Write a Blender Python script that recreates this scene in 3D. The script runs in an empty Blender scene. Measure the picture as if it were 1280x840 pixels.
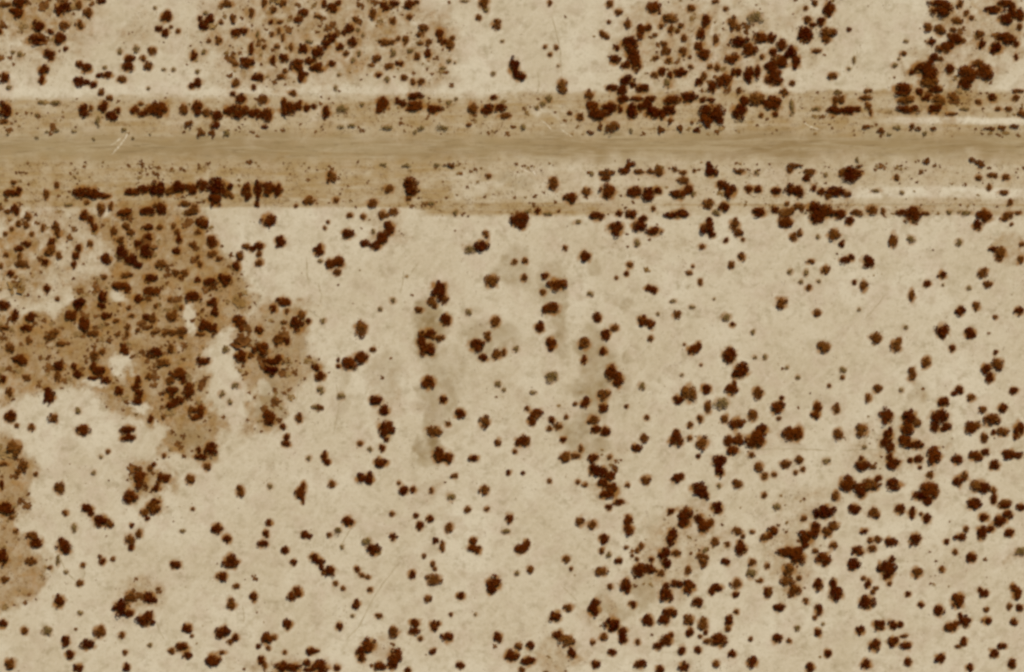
import bpy, math, random
import numpy as np
R = math.radians
scene = bpy.context.scene
col = scene.collection
rng = np.random.default_rng(11)
random.seed(11)
M_PX = 0.25                      # metres per photo pixel (photo 1280 x 840 -> 320 m x 210 m of ground)
def gx(px): return (px - 640.0) * M_PX
def gy(py): return (420.0 - py) * M_PX

# ---------------------------------------------------------------- camera (looking straight down from high up)
cam_d = bpy.data.cameras.new('camera'); cam = bpy.data.objects.new('camera', cam_d); col.objects.link(cam)
cam.location = (0, 0, 2000); cam.rotation_euler = (0, 0, 0)
cam_d.sensor_width = 36; cam_d.lens = 36 * 2000 / 320.0
cam_d.clip_start = 10; cam_d.clip_end = 9000
scene.camera = cam
# ---------------------------------------------------------------- sky, sun, exposure
SUN_EL, SUN_AZ = 60.0, 25.0      # azimuth clockwise from the top of the photo
w = bpy.data.worlds.new('World'); scene.world = w; w.use_nodes = True
nt = w.node_tree; nt.nodes.clear()
o_ = nt.nodes.new('ShaderNodeOutputWorld'); b_ = nt.nodes.new('ShaderNodeBackground'); s_ = nt.nodes.new('ShaderNodeTexSky')
s_.sky_type = 'NISHITA'; s_.sun_disc = False; s_.sun_elevation = R(SUN_EL); s_.sun_rotation = R(SUN_AZ)
s_.dust_density = 3.0
b_.inputs['Strength'].default_value = 0.05
nt.links.new(s_.outputs[0], b_.inputs[0]); nt.links.new(b_.outputs[0], o_.inputs[0])
sd = bpy.data.lights.new('sun', 'SUN'); sd.energy = 3.4; sd.angle = R(0.5); sd.color = (1.0, 0.93, 0.82)
sun = bpy.data.objects.new('sun', sd); col.objects.link(sun)
sun.rotation_euler = (R(90 - SUN_EL), 0, R(180 - SUN_AZ))
vs = scene.view_settings
scene.display_settings.display_device = 'sRGB'
vs.view_transform = 'Standard'; vs.look = 'None'; vs.gamma = 1.0; vs.use_curve_mapping = False
vs.exposure = 0.0
scene.render.engine = 'CYCLES'
scene.cycles.pixel_filter_type = 'GAUSSIAN'; scene.cycles.filter_width = 3.3   # a soft satellite lens
scene.cycles.max_bounces = 4; scene.cycles.diffuse_bounces = 2
N_THINGS = 300
# Shrubs surveyed from the photo.  One "tone lobe [+ lobe ...]" per shrub, lobe = x y rx [ry], in quarter photo pixels
# from the tile's corner.  Tones: d near-black, b brown, o olive.
SURVEY = {
(0,0): """d 100 15 28 25+92 65 28 24+60 52 14 10;b 25 25 28 12;d 300 50 24 26+335 35 22 18;b 396 28 16 20;b 438 65 20 22;d 505 5 22 12
d 832 82 24 26;d 795 145 18 12+828 162 18 18;b 855 135 8;b 890 155 10;o 775 40 8;d 1020 125 22 24+1048 95 22 18+1000 92 12;o 1028 65 10
b 1135 18 30 14;b 1165 95 16 20;b 1105 110 10;b 1258 65 14 20;d 1180 165 22 18+1215 155 22 16;b 1045 205 10;b 1092 202 16 18
d 192 130 28 24;d 180 200 36 22+215 205 14 8;d 300 190 26 28+250 160 18 10;b 325 128 20;b 402 125 18 20;d 0 160 12;d 328 245 10
o 65 262 9;o 98 272 12;d 245 270 26 18+255 292 14;d 220 350 22;d 208 402 16 18;d 22 388 20 24;o 45 438 12 10;d 398 322 16+435 342 22
d 395 408 24 22+435 412 16 14+468 425 16;b 508 460 15;b 548 490 14;d 495 378 12 10+535 375 26 12;o 525 338 12 7;d 650 295 24 18+640 335 26 22
b 608 398 20 16;o 600 258 14;o 680 245 14 16;b 765 255 20 18;b 715 292 14;b 742 332 20;o 820 348 10 8;o 868 348 10 8;o 742 442 8
d 970 278 16 22;o 1018 258 12;o 988 358 12;d 960 430 14+990 415 20 22;d 1240 315 26+1258 245 14 24+1212 298 12 10;b 1180 322 16 10
b 1178 415 18 20;d 1268 438 12;d 1270 390 14 10;d 1165 470 12+1205 495 26 20;d 25 550 30 34;b 20 608 20 10;d 418 552 26;b 455 540 12
d 515 532 22 24;d 560 582 26 22+590 552 14 12;d 670 550 22 16+715 568 24 14;d 750 550 26 22+800 545 34 36;b 705 518 12 8;b 918 548 18 26
d 990 540 26 28;b 1035 565 20;d 1085 580 26 22+1078 625 18 20;d 1140 555 22+1195 555 34;d 1262 570 24 18;b 945 625 20 18;b 1005 668 20 18
b 1062 668 16 18;o 1130 668 18;o 620 650 12;o 285 655 18 8;o 185 690 10 6;o 370 658 12 6;o 280 515 22 14;o 205 512 16 8;o 490 610 12 24
o 235 660 10 6;o 40 672 8 5;o 185 575 8;o 750 672 6;o 665 690 8;o 470 695 8""",
(320,0): """b 42 15 12 24;b 135 15 14 20;b 85 52 14 20;d 235 65 22 18+210 98 24 14;d 340 18 14 18+385 40 26 20+410 15 14 12;b 310 82 16 10;d 75 110 10
b 122 110 12 8;b 500 100 12 16;b 80 170 12;b 115 155 10 16+135 190 10 16;d 465 145 20 22+440 165 12;d 482 210 24 20;o 510 150 9;o 535 175 8
o 262 210 16 10;b 40 235 10;b 105 232 12;b 175 240 10 18;o 10 175 8 20;d 238 245 24 20;d 310 262 22 30;d 375 190 24+350 220 20;d 420 235 16 18
b 452 268 14 12;d 85 300 14 18;d 140 290 22 18;d 205 330 30 28;d 228 385 20 26+245 370 16 8;d 265 305 20 16;d 305 340 34 16+322 322 12
d 375 320 20 14;b 145 355 12 10;b 125 385 20 14;d 15 390 18 24;o 515 268 12;o 488 300 12;b 585 70 20 24;d 636 28 14 20+648 45 14;d 688 18 26 14
d 768 22 24 22;b 800 12 16 10;b 685 102 16;b 768 85 14;b 840 140 24 18+820 175 16 12;b 640 212 24 16+680 210 16 12;b 712 192 10;b 748 198 14 24
b 865 208 14 10;b 822 218 12 8;d 920 170 20 26+938 210 14 16;b 970 225 16 24+985 190 10;d 862 268 16 22;b 805 282 16 18;b 605 292 16 20
o 685 268 14 20;o 770 255 14;b 665 332 20 14;d 720 320 16 14;d 612 375 16 10;b 738 388 18 14;b 785 410 10 14;b 828 410 16;o 655 400 14
o 935 340 12 8;o 965 305 12;o 995 312 6;o 415 375 8;o 398 440 8 14;b 185 465 18 14;b 35 500 24 22;d 15 572 22;d 60 575 22 30+45 635 16 8
d 160 545 34+140 510 14 18;d 215 525 18 20+255 540 16 18+290 532 14 12;d 350 560 20 26;d 635 515 30+615 550 18 16;d 730 515 22 16+705 500 12
d 795 480 34 16;d 800 530 36 22+765 545 14 12;d 890 548 26 22;o 965 515 12;o 1000 495 8;o 532 525 10;o 430 545 24 18;b 1085 545 20 28
d 1160 550 30 22;d 1215 540 30 20;b 1245 580 30 12;d 1190 488 16 12;b 1065 625 12 8;o 930 640 30 12;o 830 645 14;o 795 662 10;o 650 640 26 12
o 480 630 20 10;o 425 635 16 8;b 1115 88 14;b 1205 125 22 20;b 1140 15 24 22;o 1150 50 14;o 1045 5 20 6;o 1185 370 10;o 1232 205 7
b 970 828 24 14;o 905 825 12;o 750 830 20 10;o 640 825 16 9""",
(640,0): """d 12 335 26 34+38 385 26 20;b 190 15 12 14;b 490 20 16 18;b 535 62 16 14;b 485 110 9;b 165 235 8;b 222 238 10;b 190 272 9;o 232 330 6
b 578 122 18 20;b 460 178 16 14+448 165 10+475 188 12;d 712 40 26 30;d 645 145 22 20+680 140 14 18+640 180 16 14;b 895 42 20 16;b 1018 8 18 10
b 1070 45 12 10;d 972 105 18 34;d 945 170 22;b 1105 115 22 24;b 1132 145 10;o 1215 90 32 28;b 790 95 36 22;b 745 130 12;b 795 150 12 26
b 845 130 14;b 828 155 10;b 860 190 14 16;b 715 175 12 8;d 590 215 38 26;d 525 240 14;d 600 270 34 26;d 515 300 22;d 570 325 24 18;d 622 315 22 34
b 760 220 16 14+770 255 20 22;b 785 300 12;b 720 290 14 8;b 855 258 18;b 890 285 8;d 935 230 20 18+960 270 28 26;b 1020 200 14 26
d 1140 210 34 28;d 1190 250 30 32;d 1240 190 30 24;d 1100 295 34 20;b 990 335 12;b 1025 340 12 18;b 893 335 12;d 750 355 18;d 790 375 14 16
d 840 362 30 20;b 710 375 16 12;d 1125 362 22 20;d 1185 368 22 34;d 1228 358 16 32;b 1250 285 10 12;d 1060 405 34 32;b 955 385 14 22;d 935 410 18
d 1000 435 18 24;d 575 400 30 24+600 425 14;d 500 440 26 16;d 550 450 28 20;d 652 440 30 20;o 775 415 16 20;b 252 430 20 34;b 385 475 20
d 405 535 30 24;d 440 575 44 26;d 490 535 36 22;d 555 495 26 18;d 540 550 14 16;d 600 555 30;d 620 495 26 12;d 665 530 30 24;d 700 565 34 26
d 750 575 24 22;d 790 550 28 20;d 690 495 24 14;d 805 500 40 20;d 885 490 32 26;d 955 500 14 12+995 500 20 10;d 1000 560 46 40;d 965 605 26 34
d 1040 605 16 18;d 1140 560 34 30;d 1160 510 24 22;b 1225 495 34 30;d 1270 515 20 16;b 1135 455 16 12;b 340 585 16 18;b 500 640 34 28
b 440 635 10 18;b 392 665 18 10;b 745 652 18;b 842 642 16 20;d 922 648 14;b 790 610 10 20;b 900 615 8;o 595 655 8 14;b 1245 578 10;o 60 640 14
o 185 495 14 16;o 155 520 12 14;o 125 540 10;b 288 565 10""",
(640,100): """b 470 465 30 18+470 490 22 14;d 560 455 22 18+590 425 22 20;b 635 458 24 12;b 690 455 16 14;b 735 458 24 20;b 815 445 14 12;b 855 462 18 10
b 912 452 8;d 985 430 18+1000 462 24 20;b 1140 455 24 14;o 1220 465 12;b 208 520 26 28;o 400 470 10;d 480 555 30 34;d 295 590 28 24
b 372 560 20 18;d 610 560 34 24;d 680 575 30 28+725 555 20 18;d 835 572 32 22+882 545 20 22;b 860 502 24 18;o 905 570 12
d 1090 555 32 30+1052 525 22 20;d 1185 545 18 16+1230 545 20 16;b 980 620 26 20;d 1062 635 24 22;o 1020 665 16;d 128 655 12 16;d 425 680 32 20
d 535 668 14;d 595 672 26 20;b 705 645 12;d 825 675 46 16+850 662 18;d 1235 660 32 20;d 520 745 34 28;d 635 730 30 24+655 695 20 14;d 710 755 32 20
d 40 700 38 32+50 735 16;d 975 740 28 34+985 700 14+1000 775 18 14;b 1112 725 22 26+1135 765 18 20;b 1155 798 8;d 1070 802 12;o 625 815 14 18
o 75 660 14 8;o 180 670 18 10;b 235 655 6;o 330 710 20 8""",
(960,0): """b 235 15 14;b 190 42 12;d 305 50 24 34;d 265 110 20+225 125 18 10;b 200 100 20 18;d 185 175 34;b 300 165 32 26;b 290 195 24 16;b 245 255 20 12
d 15 190 20 22;d 70 225 24 28;d 115 265 26 30;d 140 310 20 32;d 65 305 32 30;d 25 260 20 16;d 15 335 28 26;d 30 390 38 34;b 118 415 14;b 80 465 20 18
d 405 147 10;o 690 208 12 8;b 678 268 16 12;o 430 300 8 16;o 405 345 8;o 632 328 14 12;o 655 295 7;b 325 380 24 16;d 28 515 36 30;d 35 572 14 12
o 120 545 12 34;o 240 545 18 10;d 330 555 30 18;d 390 555 40 18;d 440 545 24 12;b 335 505 14 22;b 365 500 22 18;b 485 490 26 12;b 500 530 16
o 345 462 14 10;b 500 455 18 10;b 515 560 8 20;d 870 44 46 34;d 850 12 36 14;b 960 20 14 20;b 990 65 12 14;b 1018 90 12 10;b 800 138 20
b 860 150 26 22;b 940 105 20 16;b 925 150 18 10;b 905 175 10;d 940 195 30 26+915 220 18;d 880 242 34 20;d 815 210 20 16;d 1130 50 46 16
d 1185 18 38 18;d 1222 55 16 34;d 1190 95 36 22;d 1258 75 24;b 1258 135 14 16;b 1055 175 18 22;d 1070 222 18 20;d 1195 195 42 26;d 1140 240 28 24
d 1240 220 14;d 1240 285 8 18;d 780 335 48 26;d 806 372 44 28;b 800 412 36 24;d 830 290 24 16;b 865 295 10;d 720 360 14;d 675 445 40 28
d 760 460 22 14;d 840 445 30 16;b 690 498 38 20;d 700 548 48 18;d 790 490 22 14;b 850 502 34 22;d 835 545 32 20;d 910 345 18 26;d 1000 370 48 32
d 985 420 30 22;d 1085 360 38 36;b 1046 318 24 18;b 920 485 20 18;b 915 570 26 8;o 985 545 24 8;d 1122 490 20 18;b 1052 510 14 12;b 1150 545 14 8
b 1240 490 18 14;b 1250 455 24 10;b 1270 570 20 16;b 1205 545 16 12;b 490 635 18 12;b 565 658 18 14;o 605 672 12 8;o 650 640 20 10;b 720 635 14
b 750 645 14 10;b 828 645 14 8;o 785 670 12;b 1110 645 34 8;b 1170 640 20 10;b 1230 632 24 12;b 130 830 34 14;b 795 805 20 14;b 1020 800 14 16
b 1060 820 18 20;o 445 800 12;b 455 832 14 8""",
(0,210): """b 68 72 18 8;d 55 125 30 16+90 118 16 20;b 232 132 12 26;b 285 88 12 16;d 425 120 52 26;d 484 135 34 16+525 142 24 12;d 660 120 34 16
d 720 108 28 18;d 785 105 42 32;b 850 115 20 24;d 895 100 30;d 960 105 28 26;d 1010 85 28 26;d 1095 95 46 40;d 1075 160 32 26;b 1138 130 20 18
b 1160 145 10;d 1235 115 24 34;b 435 172 12 10;o 345 185 20 6;d 78 208 18 26;b 40 218 10;b 140 245 16;b 92 278 14;b 133 288 14;b 60 305 10;b 28 330 10
b 215 300 10 18;b 280 290 20+290 325 16 18;b 160 330 10;b 505 205 18 28;b 555 195 12 24;d 625 228 38 20;d 740 215 40 18+810 205 22 30;b 775 190 20 12
b 920 180 26 14;b 970 205 24 22;b 945 225 20 14;d 1010 275 24 28;b 990 320 16 12;d 425 240 22+455 265 16 20+475 300 16 20;b 570 320 14 22;b 632 295 14
b 655 325 20 16;d 738 298 24 16;b 800 298 18 10;d 740 345 22 18;b 600 362 20 16;d 690 378 16 20;d 735 420 28 32;b 868 290 10 14;b 885 320 14
d 895 355 14 20;d 885 415 20 16;b 965 385 16 18;d 1062 370 28 26;b 1065 430 20 18;b 1098 455 14;b 1000 480 14;b 990 445 8
d 615 425 30+655 455 30 24+690 485 22 18;d 130 380 20 16+95 402 20 14;d 260 368 14 18;b 250 415 26 24;d 228 470 20 14;b 295 438 14 16
b 110 480 26 22;b 30 435 12;b 100 440 12 14;d 55 528 18 14;b 5 490 8 14;d 395 400 16 18+380 440 16 20+370 485 12 18;b 450 380 12 16
d 530 455 28 20;b 805 482 24 20;b 520 545 14 10;b 635 535 28 12;d 752 550 32 18;b 880 525 18 14;b 925 525 18 14;b 905 548 12;d 606 592 38 20+640 610 16
d 515 650 20 32+505 690 16 18;d 535 740 24 16;d 760 618 40 20;d 692 655 22 18;b 740 655 14;b 780 690 10;b 660 740 16 10;b 645 700 10
d 1050 570 26 22;d 1120 560 34 28;b 1065 600 16;d 990 560 12 16;d 970 645 34 28;d 1065 670 24 22;d 1070 720 18 22;b 1200 440 20;d 1182 492 18 22
b 1230 395 16;d 1262 405 18 12;d 235 605 16 20;b 288 655 10;d 20 685 24;d 75 735 20 24;d 152 745 22;d 135 800 28 18;b 20 800 24 12
d 400 680 30 28;d 360 740 28 24;d 425 785 24 34;b 265 825 28 16;b 455 830 16;b 480 825 16;d 730 745 18 14;b 765 760 18 24;b 865 740 26
b 905 700 12;b 850 660 10 16;b 580 765 18 10;d 1190 765 28 24+1208 805 14;d 1030 790 30 24+1070 805 22;b 1000 832 20 10;b 910 820 24 20
b 865 825 22 16;b 825 828 14;b 640 795 14;b 590 832 12;b 635 832 12;b 740 800 10;b 770 825 12;b 690 810 10""",
(320,210): """d 12 110 20 38;d 65 105 30;d 110 110 20 26;d 5 178 14;b 375 45 22 30;b 660 105 24 18;d 775 90 38 34+785 122 24 16;b 762 155 12;b 585 178 24 18
b 400 162 14;b 265 165 28 18;b 200 190 8;o 870 178 20 10;b 1162 40 14 12;o 1000 225 12 14;b 690 220 22 16;b 628 232 16 20;b 655 238 10
d 65 260 30 28;d 120 368 26 24;b 470 238 14 12;b 535 242 14;d 460 328 26 22;d 665 305 24 30+630 350 24 30+600 388 26 20;d 545 378 20 18;o 585 320 12
d 15 390 22 18;b 15 430 14;b 15 475 18 16;d 315 410 24;o 322 465 12 8;d 415 470 26+375 480 20 26;b 405 520 16;d 1130 390 30 28;b 1150 330 16 18
o 1070 410 26 16;b 1180 565 28 30;o 685 662 12;o 622 705 10;d 915 610 36;b 880 665 22 18+895 688 14;b 940 660 20;b 815 708 22 14;d 948 760 24 26
d 870 825 30 18;b 830 830 16;d 130 668 30 20+160 672 16;d 88 702 16 20;d 260 765 14;d 205 785 30;b 228 735 20;b 140 772 14 8;d 15 810 16 24
b 155 715 12;o 335 765 12;b 525 805 30 32;b 1195 768 22 24;b 1155 832 14;o 1065 720 12 16;b 360 270 8;b 345 300 8""",
(640,210): """b 265 400 12 14;d 365 445 26 24;b 12 470 14;b 65 465 14;b 60 550 16;d 165 542 16;d 225 585 36 28;b 155 620 14;d 195 705 34 26;d 140 795 22
b 590 485 14;d 572 528 10;b 522 548 8;d 685 600 18 16+710 612 18 16;b 905 492 7;b 885 525 14 10;b 942 572 12 14;b 1095 485 14 20;b 1148 445 18
o 393 632 14;d 652 765 22+692 780 20 22;b 825 735 18;o 805 665 14 8;o 900 695 14 8;o 1072 745 20 18;d 1102 782 12;d 425 748 22 20;b 512 800 20 16
d 470 825 24 14;o 1010 655 6;o 730 730 8;o 1205 822 12;b 952 395 14 12""",
(960,210): """b 110 10 14;b 205 20 28 16;d 195 50 18 16;d 420 30 44 34;b 370 25 14 20;o 288 35 10;b 645 50 14;b 1055 50 16 12;b 1120 35 22 10;b 1190 48 18 14
d 42 118 22 18;d 115 110 26 24;d 155 120 22 28;d 228 102 14 16;d 268 120 18 14;d 340 118 50 18;b 300 140 14;b 395 135 16;o 540 115 20 8;o 668 125 10
b 1105 95 12 14;b 1175 122 24 10;b 1210 175 14 16;d 35 208 18 16;b 95 225 34 20;d 90 270 30 26;b 95 180 10;b 150 192 26 12;d 230 200 34 26
d 245 250 30;d 295 220 32 30;d 355 232 32 20;b 445 225 26 14;d 408 268 20 22;b 518 210 26 18;b 575 215 10 14;d 665 222 22 14;d 725 235 40 34
b 785 228 16 10;o 905 222 12;o 985 225 34 10;d 1085 240 32 30;d 1045 290 22;b 1200 240 24 20;b 1175 255 12;b 1218 282 8;b 1250 225 14 8
b 128 342 18+158 325 12 18;o 250 345 10;b 328 335 28;d 368 380 14 16;b 625 368 16 38;o 715 358 18;o 955 372 16;d 386 460 24 16+414 448 14
d 500 470 28 26;b 215 468 18 10;b 288 508 20 18;o 110 518 12;o 190 525 10 14;o 165 570 10;b 203 598 14;o 255 565 8;d 432 572 10;b 478 588 16 24
d 795 580 18 14;d 872 535 18 16;o 875 585 6;b 718 635 14 28;b 1075 525 24 22;b 1098 582 20 16;d 960 715 24 22;b 1040 688 16 20;d 1255 715 20 18
b 1135 745 10;b 68 675 26 24;b 248 727 18 16;o 455 708 8;o 690 797 10;d 870 812 30 28;d 1010 825 24 20;d 1125 405 22 12
b 1160 425 28 24;b 1155 455 14;b 1265 460 14 18;b 1270 380 12;o 1005 600 10""",
(0,420): """b 52 62 20;b 145 25 14;b 250 10 26 14;b 305 38 20 14;d 105 122 32 26;d 15 215 18;b 135 210 20 12;b 50 280 18;d 295 150 26 22;b 290 205 16 24
d 372 158 16;d 390 190 24 16;d 468 158 20;d 500 180 34 22;d 465 210 24 10;d 530 222 20 18;b 475 100 24 20;b 512 80 14;d 615 60 14 22+632 78 14
d 775 82 28 24;b 855 62 18 20;b 815 135 30 18;d 1015 125 32 16;d 895 185 34 24;d 915 218 16 20;b 850 222 20 18;b 745 205 18 16;d 690 222 18
d 680 255 20 14;d 700 288 22 20;d 692 325 24 16;d 595 275 20;d 855 280 30 22;d 945 270 26 30;d 890 325 24 20;d 856 348 24 18;d 1002 372 22 26+980 408 26 14
b 955 375 14 20;d 755 415 12 18;b 818 405 10;d 635 468 32 18;d 640 510 30 18;d 1210 105 30 28;b 1252 98 14;d 245 305 26 30+240 270 18 14;d 52 402 26
b 85 448 10;b 158 458 16;b 268 410 22 20;d 418 470 30 24;b 75 562 30 38;b 118 650 22 30;b 180 690 10;b 90 680 14;b 20 640 24 10;b 298 762 22 28
d 10 745 10 26;b 540 578 10;o 505 605 8;o 468 685 10;d 700 720 32 36;b 695 665 16 14;b 750 665 14;d 770 642 10;d 820 715 28 20;d 780 762 20 16
b 790 735 12;d 650 805 32;d 775 830 26 14;d 1055 562 28 34;d 995 570 14;d 1005 605 28 14;b 1035 652 18;b 948 715 22;b 1202 775 20 26;o 1180 248 18 14
b 820 600 12;o 1130 70 16;o 390 375 16;o 1110 290 14;o 1150 330 12""",
(320,420): """d 30 68 34 30;b 115 20 26 22;d 155 25 14 20;d 112 118 24;d 70 128 24 16;d 75 172 34 20;d 68 412 32;d 302 158 18 16;d 322 200 22 20;o 322 272 16 18
b 320 360 20 14;o 293 355 14 10;b 215 408 18 20;d 135 455 14;d 152 505 14+152 538 18 14;d 342 600 16 18+358 630 16;o 265 612 12
d 468 140 32 28+525 106 28 30;b 585 68 14 10;d 412 120 8;d 412 152 9;o 425 300 16;d 825 25 20 22;d 858 70 30;b 920 12 22 14;b 880 5 16 10
d 862 235 28;d 1105 50 32 28;b 1160 12 14;d 1135 110 20 18;b 1205 92 22;b 1240 82 10 18;d 600 325 32 22+642 370 22 24;d 650 465 36;d 652 518 12
d 632 560 14 18;b 522 538 14 12;o 570 565 12;d 622 632 30 22;d 526 710 22 20+568 710 20 28;d 1022 388 24 22;d 938 318 16 18;b 960 440 12
b 1145 428 24;b 890 480 34 24;d 920 595 28 34+960 610 22 28;d 1090 612 22 16;d 1262 685 12;b 992 700 16 12;b 1210 535 14 18
d 218 782 24+238 750 12 18+235 815 10 20;b 380 740 18 16;o 70 752 12;d 740 772 24 22;d 785 768 14;b 715 735 8;b 878 772 12;b 1140 768 20 24
o 975 805 16 18;o 1210 240 14;o 1240 270 10""",
(640,420): """d 195 38 24 30;b 360 38 28 24;d 455 78 18;d 468 2 18;o 22 65 14;d 360 120 14 16;b 692 12 14;d 495 182 28 32+530 220 24 36;o 200 208 26
o 105 282 16 8;b 460 295 28 24;d 368 335 22;d 455 360 20;b 405 422 28 22;d 418 465 22 18+462 478 24 22;b 315 340 10;d 122 385 26 22+100 425 20
b 75 365 12;d 200 420 16;b 230 455 20 16;b 188 465 14;b 270 405 10;d 50 525 28 26;b 74 530 14 24;b 15 578 10;d 255 518 14;b 265 605 26 24
b 320 600 20 14;b 345 565 10 18;d 405 612 22 20;d 410 670 24+445 680 28 26;d 490 700 22 20;d 458 738 24 22;d 500 768 28 30;d 465 790 24 20
d 535 832 28 12;b 488 605 10;d 55 685 9;b 188 725 10;b 330 730 10;b 365 745 12;b 580 748 12;b 670 720 22 20;o 650 250 16 18;b 572 352 9
b 675 408 12;b 660 515 22 18;d 622 560 24 18;d 905 68 24 22+928 58 14 26;d 1088 98 28 38;d 1145 170 34 32+1115 195 16;d 1095 268 30 24+1112 240 10 18
b 882 290 32 40;d 832 320 22 20;d 972 265 24 20;o 1050 340 34 28;b 980 355 16 28;b 940 412 14 18;b 1228 285 24 26;b 1065 412 16 20;b 1205 398 20 24
d 1122 440 28 26;b 890 445 14;b 888 512 12;d 820 522 30 30+822 482 16;b 950 535 28;d 932 600 10;d 1082 525 20 22+1130 518 20 28+1105 570 24 22
d 1250 470 28 24;d 1218 520 42 38;b 1198 595 14;b 1235 658 20;b 1260 700 16 18;b 1128 740 22 20;b 1260 795 14;d 1035 625 32 24+1040 675 22 28
d 820 712 22 18+845 702 16 14;d 935 765 36 26+962 795 20 24;o 1265 105 12;o 1215 108 8;b 862 42 6;b 945 145 6;o 850 195 8;o 1035 750 12""",
(960,420): """b 275 55 28;b 540 12 28 24;b 640 48 24 26+658 22 12 18;b 790 132 20 26;b 720 188 18 32;d 922 62 14 16;d 1138 82 10;d 1090 165 24 22;b 1148 142 30 26
d 1108 208 20 24;d 875 2 14;d 1010 2 20 10;d 958 270 18 20+932 288 14 10;b 1018 308 20 16;d 878 330 26 24;d 1228 275 20 18;d 1172 360 20;b 1072 368 18 16
b 545 262 20 18;b 500 310 14 18;o 665 270 10;o 375 170 14;b 372 208 10;b 305 248 9;o 150 208 10;o 95 158 8;d 68 310 10;d 50 360 30 26;b 55 412 10
d 238 395 22 20+250 355 18 22;b 340 362 18 22;d 110 490 38 28+152 488 20 34;b 348 490 22 24;b 468 472 30 26;d 592 402 32;d 602 495 22 28
d 590 535 26 18+612 562 20 22;d 705 405 34 28;b 738 430 22;d 700 465 34 28;d 685 525 36 28;d 738 545 30 20;d 860 402 44 28;d 835 455 22 20
d 892 455 24 22;d 1015 458 28 26;b 1045 445 18;b 1120 418 38 28;b 1175 480 26 20;d 1128 482 12;d 1258 460 24 30+1240 498 14 18;b 1080 510 18 24
b 88 640 24 18;b 158 618 20 18;o 292 625 18 14;b 138 682 10;b 175 668 12;b 32 692 12;b 340 800 16 24;d 470 645 32 28;b 525 655 18 10;b 465 612 12
o 482 555 10;d 628 640 30 26;d 608 605 16;d 712 620 14;d 750 615 24 16;d 760 658 8;d 828 602 34 38;d 945 615 22 24;d 1030 595 24 20+1055 608 18
d 1090 580 20 16;d 1132 645 22;d 1205 590 36 20+1255 595 20 16;d 400 742 34 36;d 465 768 32 34;b 515 745 38 28;d 550 715 20 16;d 628 745 38 22
b 812 695 16;d 950 728 20 24;b 982 702 18;d 758 800 32 22;d 800 770 38 36;b 832 782 24;d 800 822 24 18;b 1045 750 28 30;d 1077 762 28 24;b 1125 772 14
d 1130 812 16 24;d 1030 830 32 16;b 1185 834 28 12""",
(0,630): """d 20 25 44 32;b 58 70 12;d 438 20 28 18+455 45 14;d 505 85 34 24;b 548 102 18 20;b 325 45 14;b 770 18 34 28;b 720 45 20 18;d 735 72 12
d 660 108 10;b 650 178 22 24;b 695 150 16 18;d 655 218 14;b 165 165 30 20;d 182 198 32 20;d 322 218 32 30+308 182 16 14;d 10 265 26 38;b 25 378 20 14
b 155 285 22 18;b 80 135 12;o 370 120 14 20;d 512 288 14 16;b 565 275 10;b 500 262 9;b 415 305 12;b 400 395 16;o 290 280 10 24;o 330 340 10;b 250 318 9
d 295 488 24 26;d 15 598 18 20;b 125 635 16 18;o 235 635 22;b 498 638 24 26;o 400 545 12;b 50 798 26 24;d 328 685 20 28;d 440 700 30 24;d 350 755 20
d 390 820 22 18;b 650 470 26 24;d 605 520 34 34;d 650 548 20 18;d 745 465 24+770 482 16;d 728 580 38 26+745 555 20;b 610 655 14 16;b 625 742 12
d 635 815 18;o 750 705 10;d 878 305 24 18;d 1085 122 24;d 1135 175 20 18;d 1155 288 34 32;d 1112 362 28 18;b 1182 410 18 12;b 1158 502 20 26
d 1268 465 16 22;b 965 25 8;o 915 135 12 8;d 938 622 22;d 912 715 26 20;d 938 755 20 16;b 858 735 16 14;d 1112 640 34 26;d 1175 668 18 16
b 1150 690 14;d 1068 782 32 30;b 1110 742 20 8;b 960 660 8""",
(320,630): """d 65 92 15;d 50 148 15;d 32 200 22 18;d 145 232 17;d 190 290 15;d 246 154 20 18+266 162 14 12;d 460 87 26 22;b 368 155 12;o 410 135 20 14
d 292 268 20+322 290 18+328 318 10 14;d 370 338 26 22;b 340 345 10;d 208 443 22+175 462 18 20;d 158 600 20 24;d 418 612 16 18;d 502 502 18 22
b 570 430 12;d 508 325 14;b 530 355 12;b 560 365 10;b 400 395 12;b 435 422 10;d 588 228 26;o 555 190 22 18;d 686 165 16;b 680 48 12;o 430 215 10
d 800 58 11;d 870 75 16 18;d 820 110 16 22;b 965 122 18 20;d 898 182 15;b 932 212 12 22;b 842 260 10;b 885 300 10 14;b 895 325 9;d 780 352 16 20
b 892 378 32 26;b 860 475 16 18;d 1025 458 20 16;b 975 552 9;b 614 560 16 12;o 482 560 8;d 1085 188 18 20+1080 220 22 16+1105 228 18;
d 1190 400 34 30+1175 432 18;b 1058 28 16;b 1155 25 12;d 1268 75 14 24;o 1250 138 20 12;b 688 640 22 28;d 795 595 22 18+792 635 24 16;b 822 672 12
d 888 608 18 22+910 598 12;d 958 665 24;d 1210 665 18 26;d 1268 760 20 28;d 1022 808 18 16;d 885 738 14;o 1098 552 7;d 55 672 26 28;b 92 668 14
d 12 712 11;b 62 720 10;d 25 780 16 18;b 45 808 12 18;b 145 742 9;d 275 738 22 18+300 735 14 8;d 130 815 30 22;d 185 820 34 20;d 255 795 14 18
d 320 812 38 30;d 265 830 22 12;d 405 820 14;d 562 705 34 28;d 525 745 22 24;b 530 778 16 12;d 695 760 34;d 680 808 24 18;d 620 812 26 20;d 760 832 14""",
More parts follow.
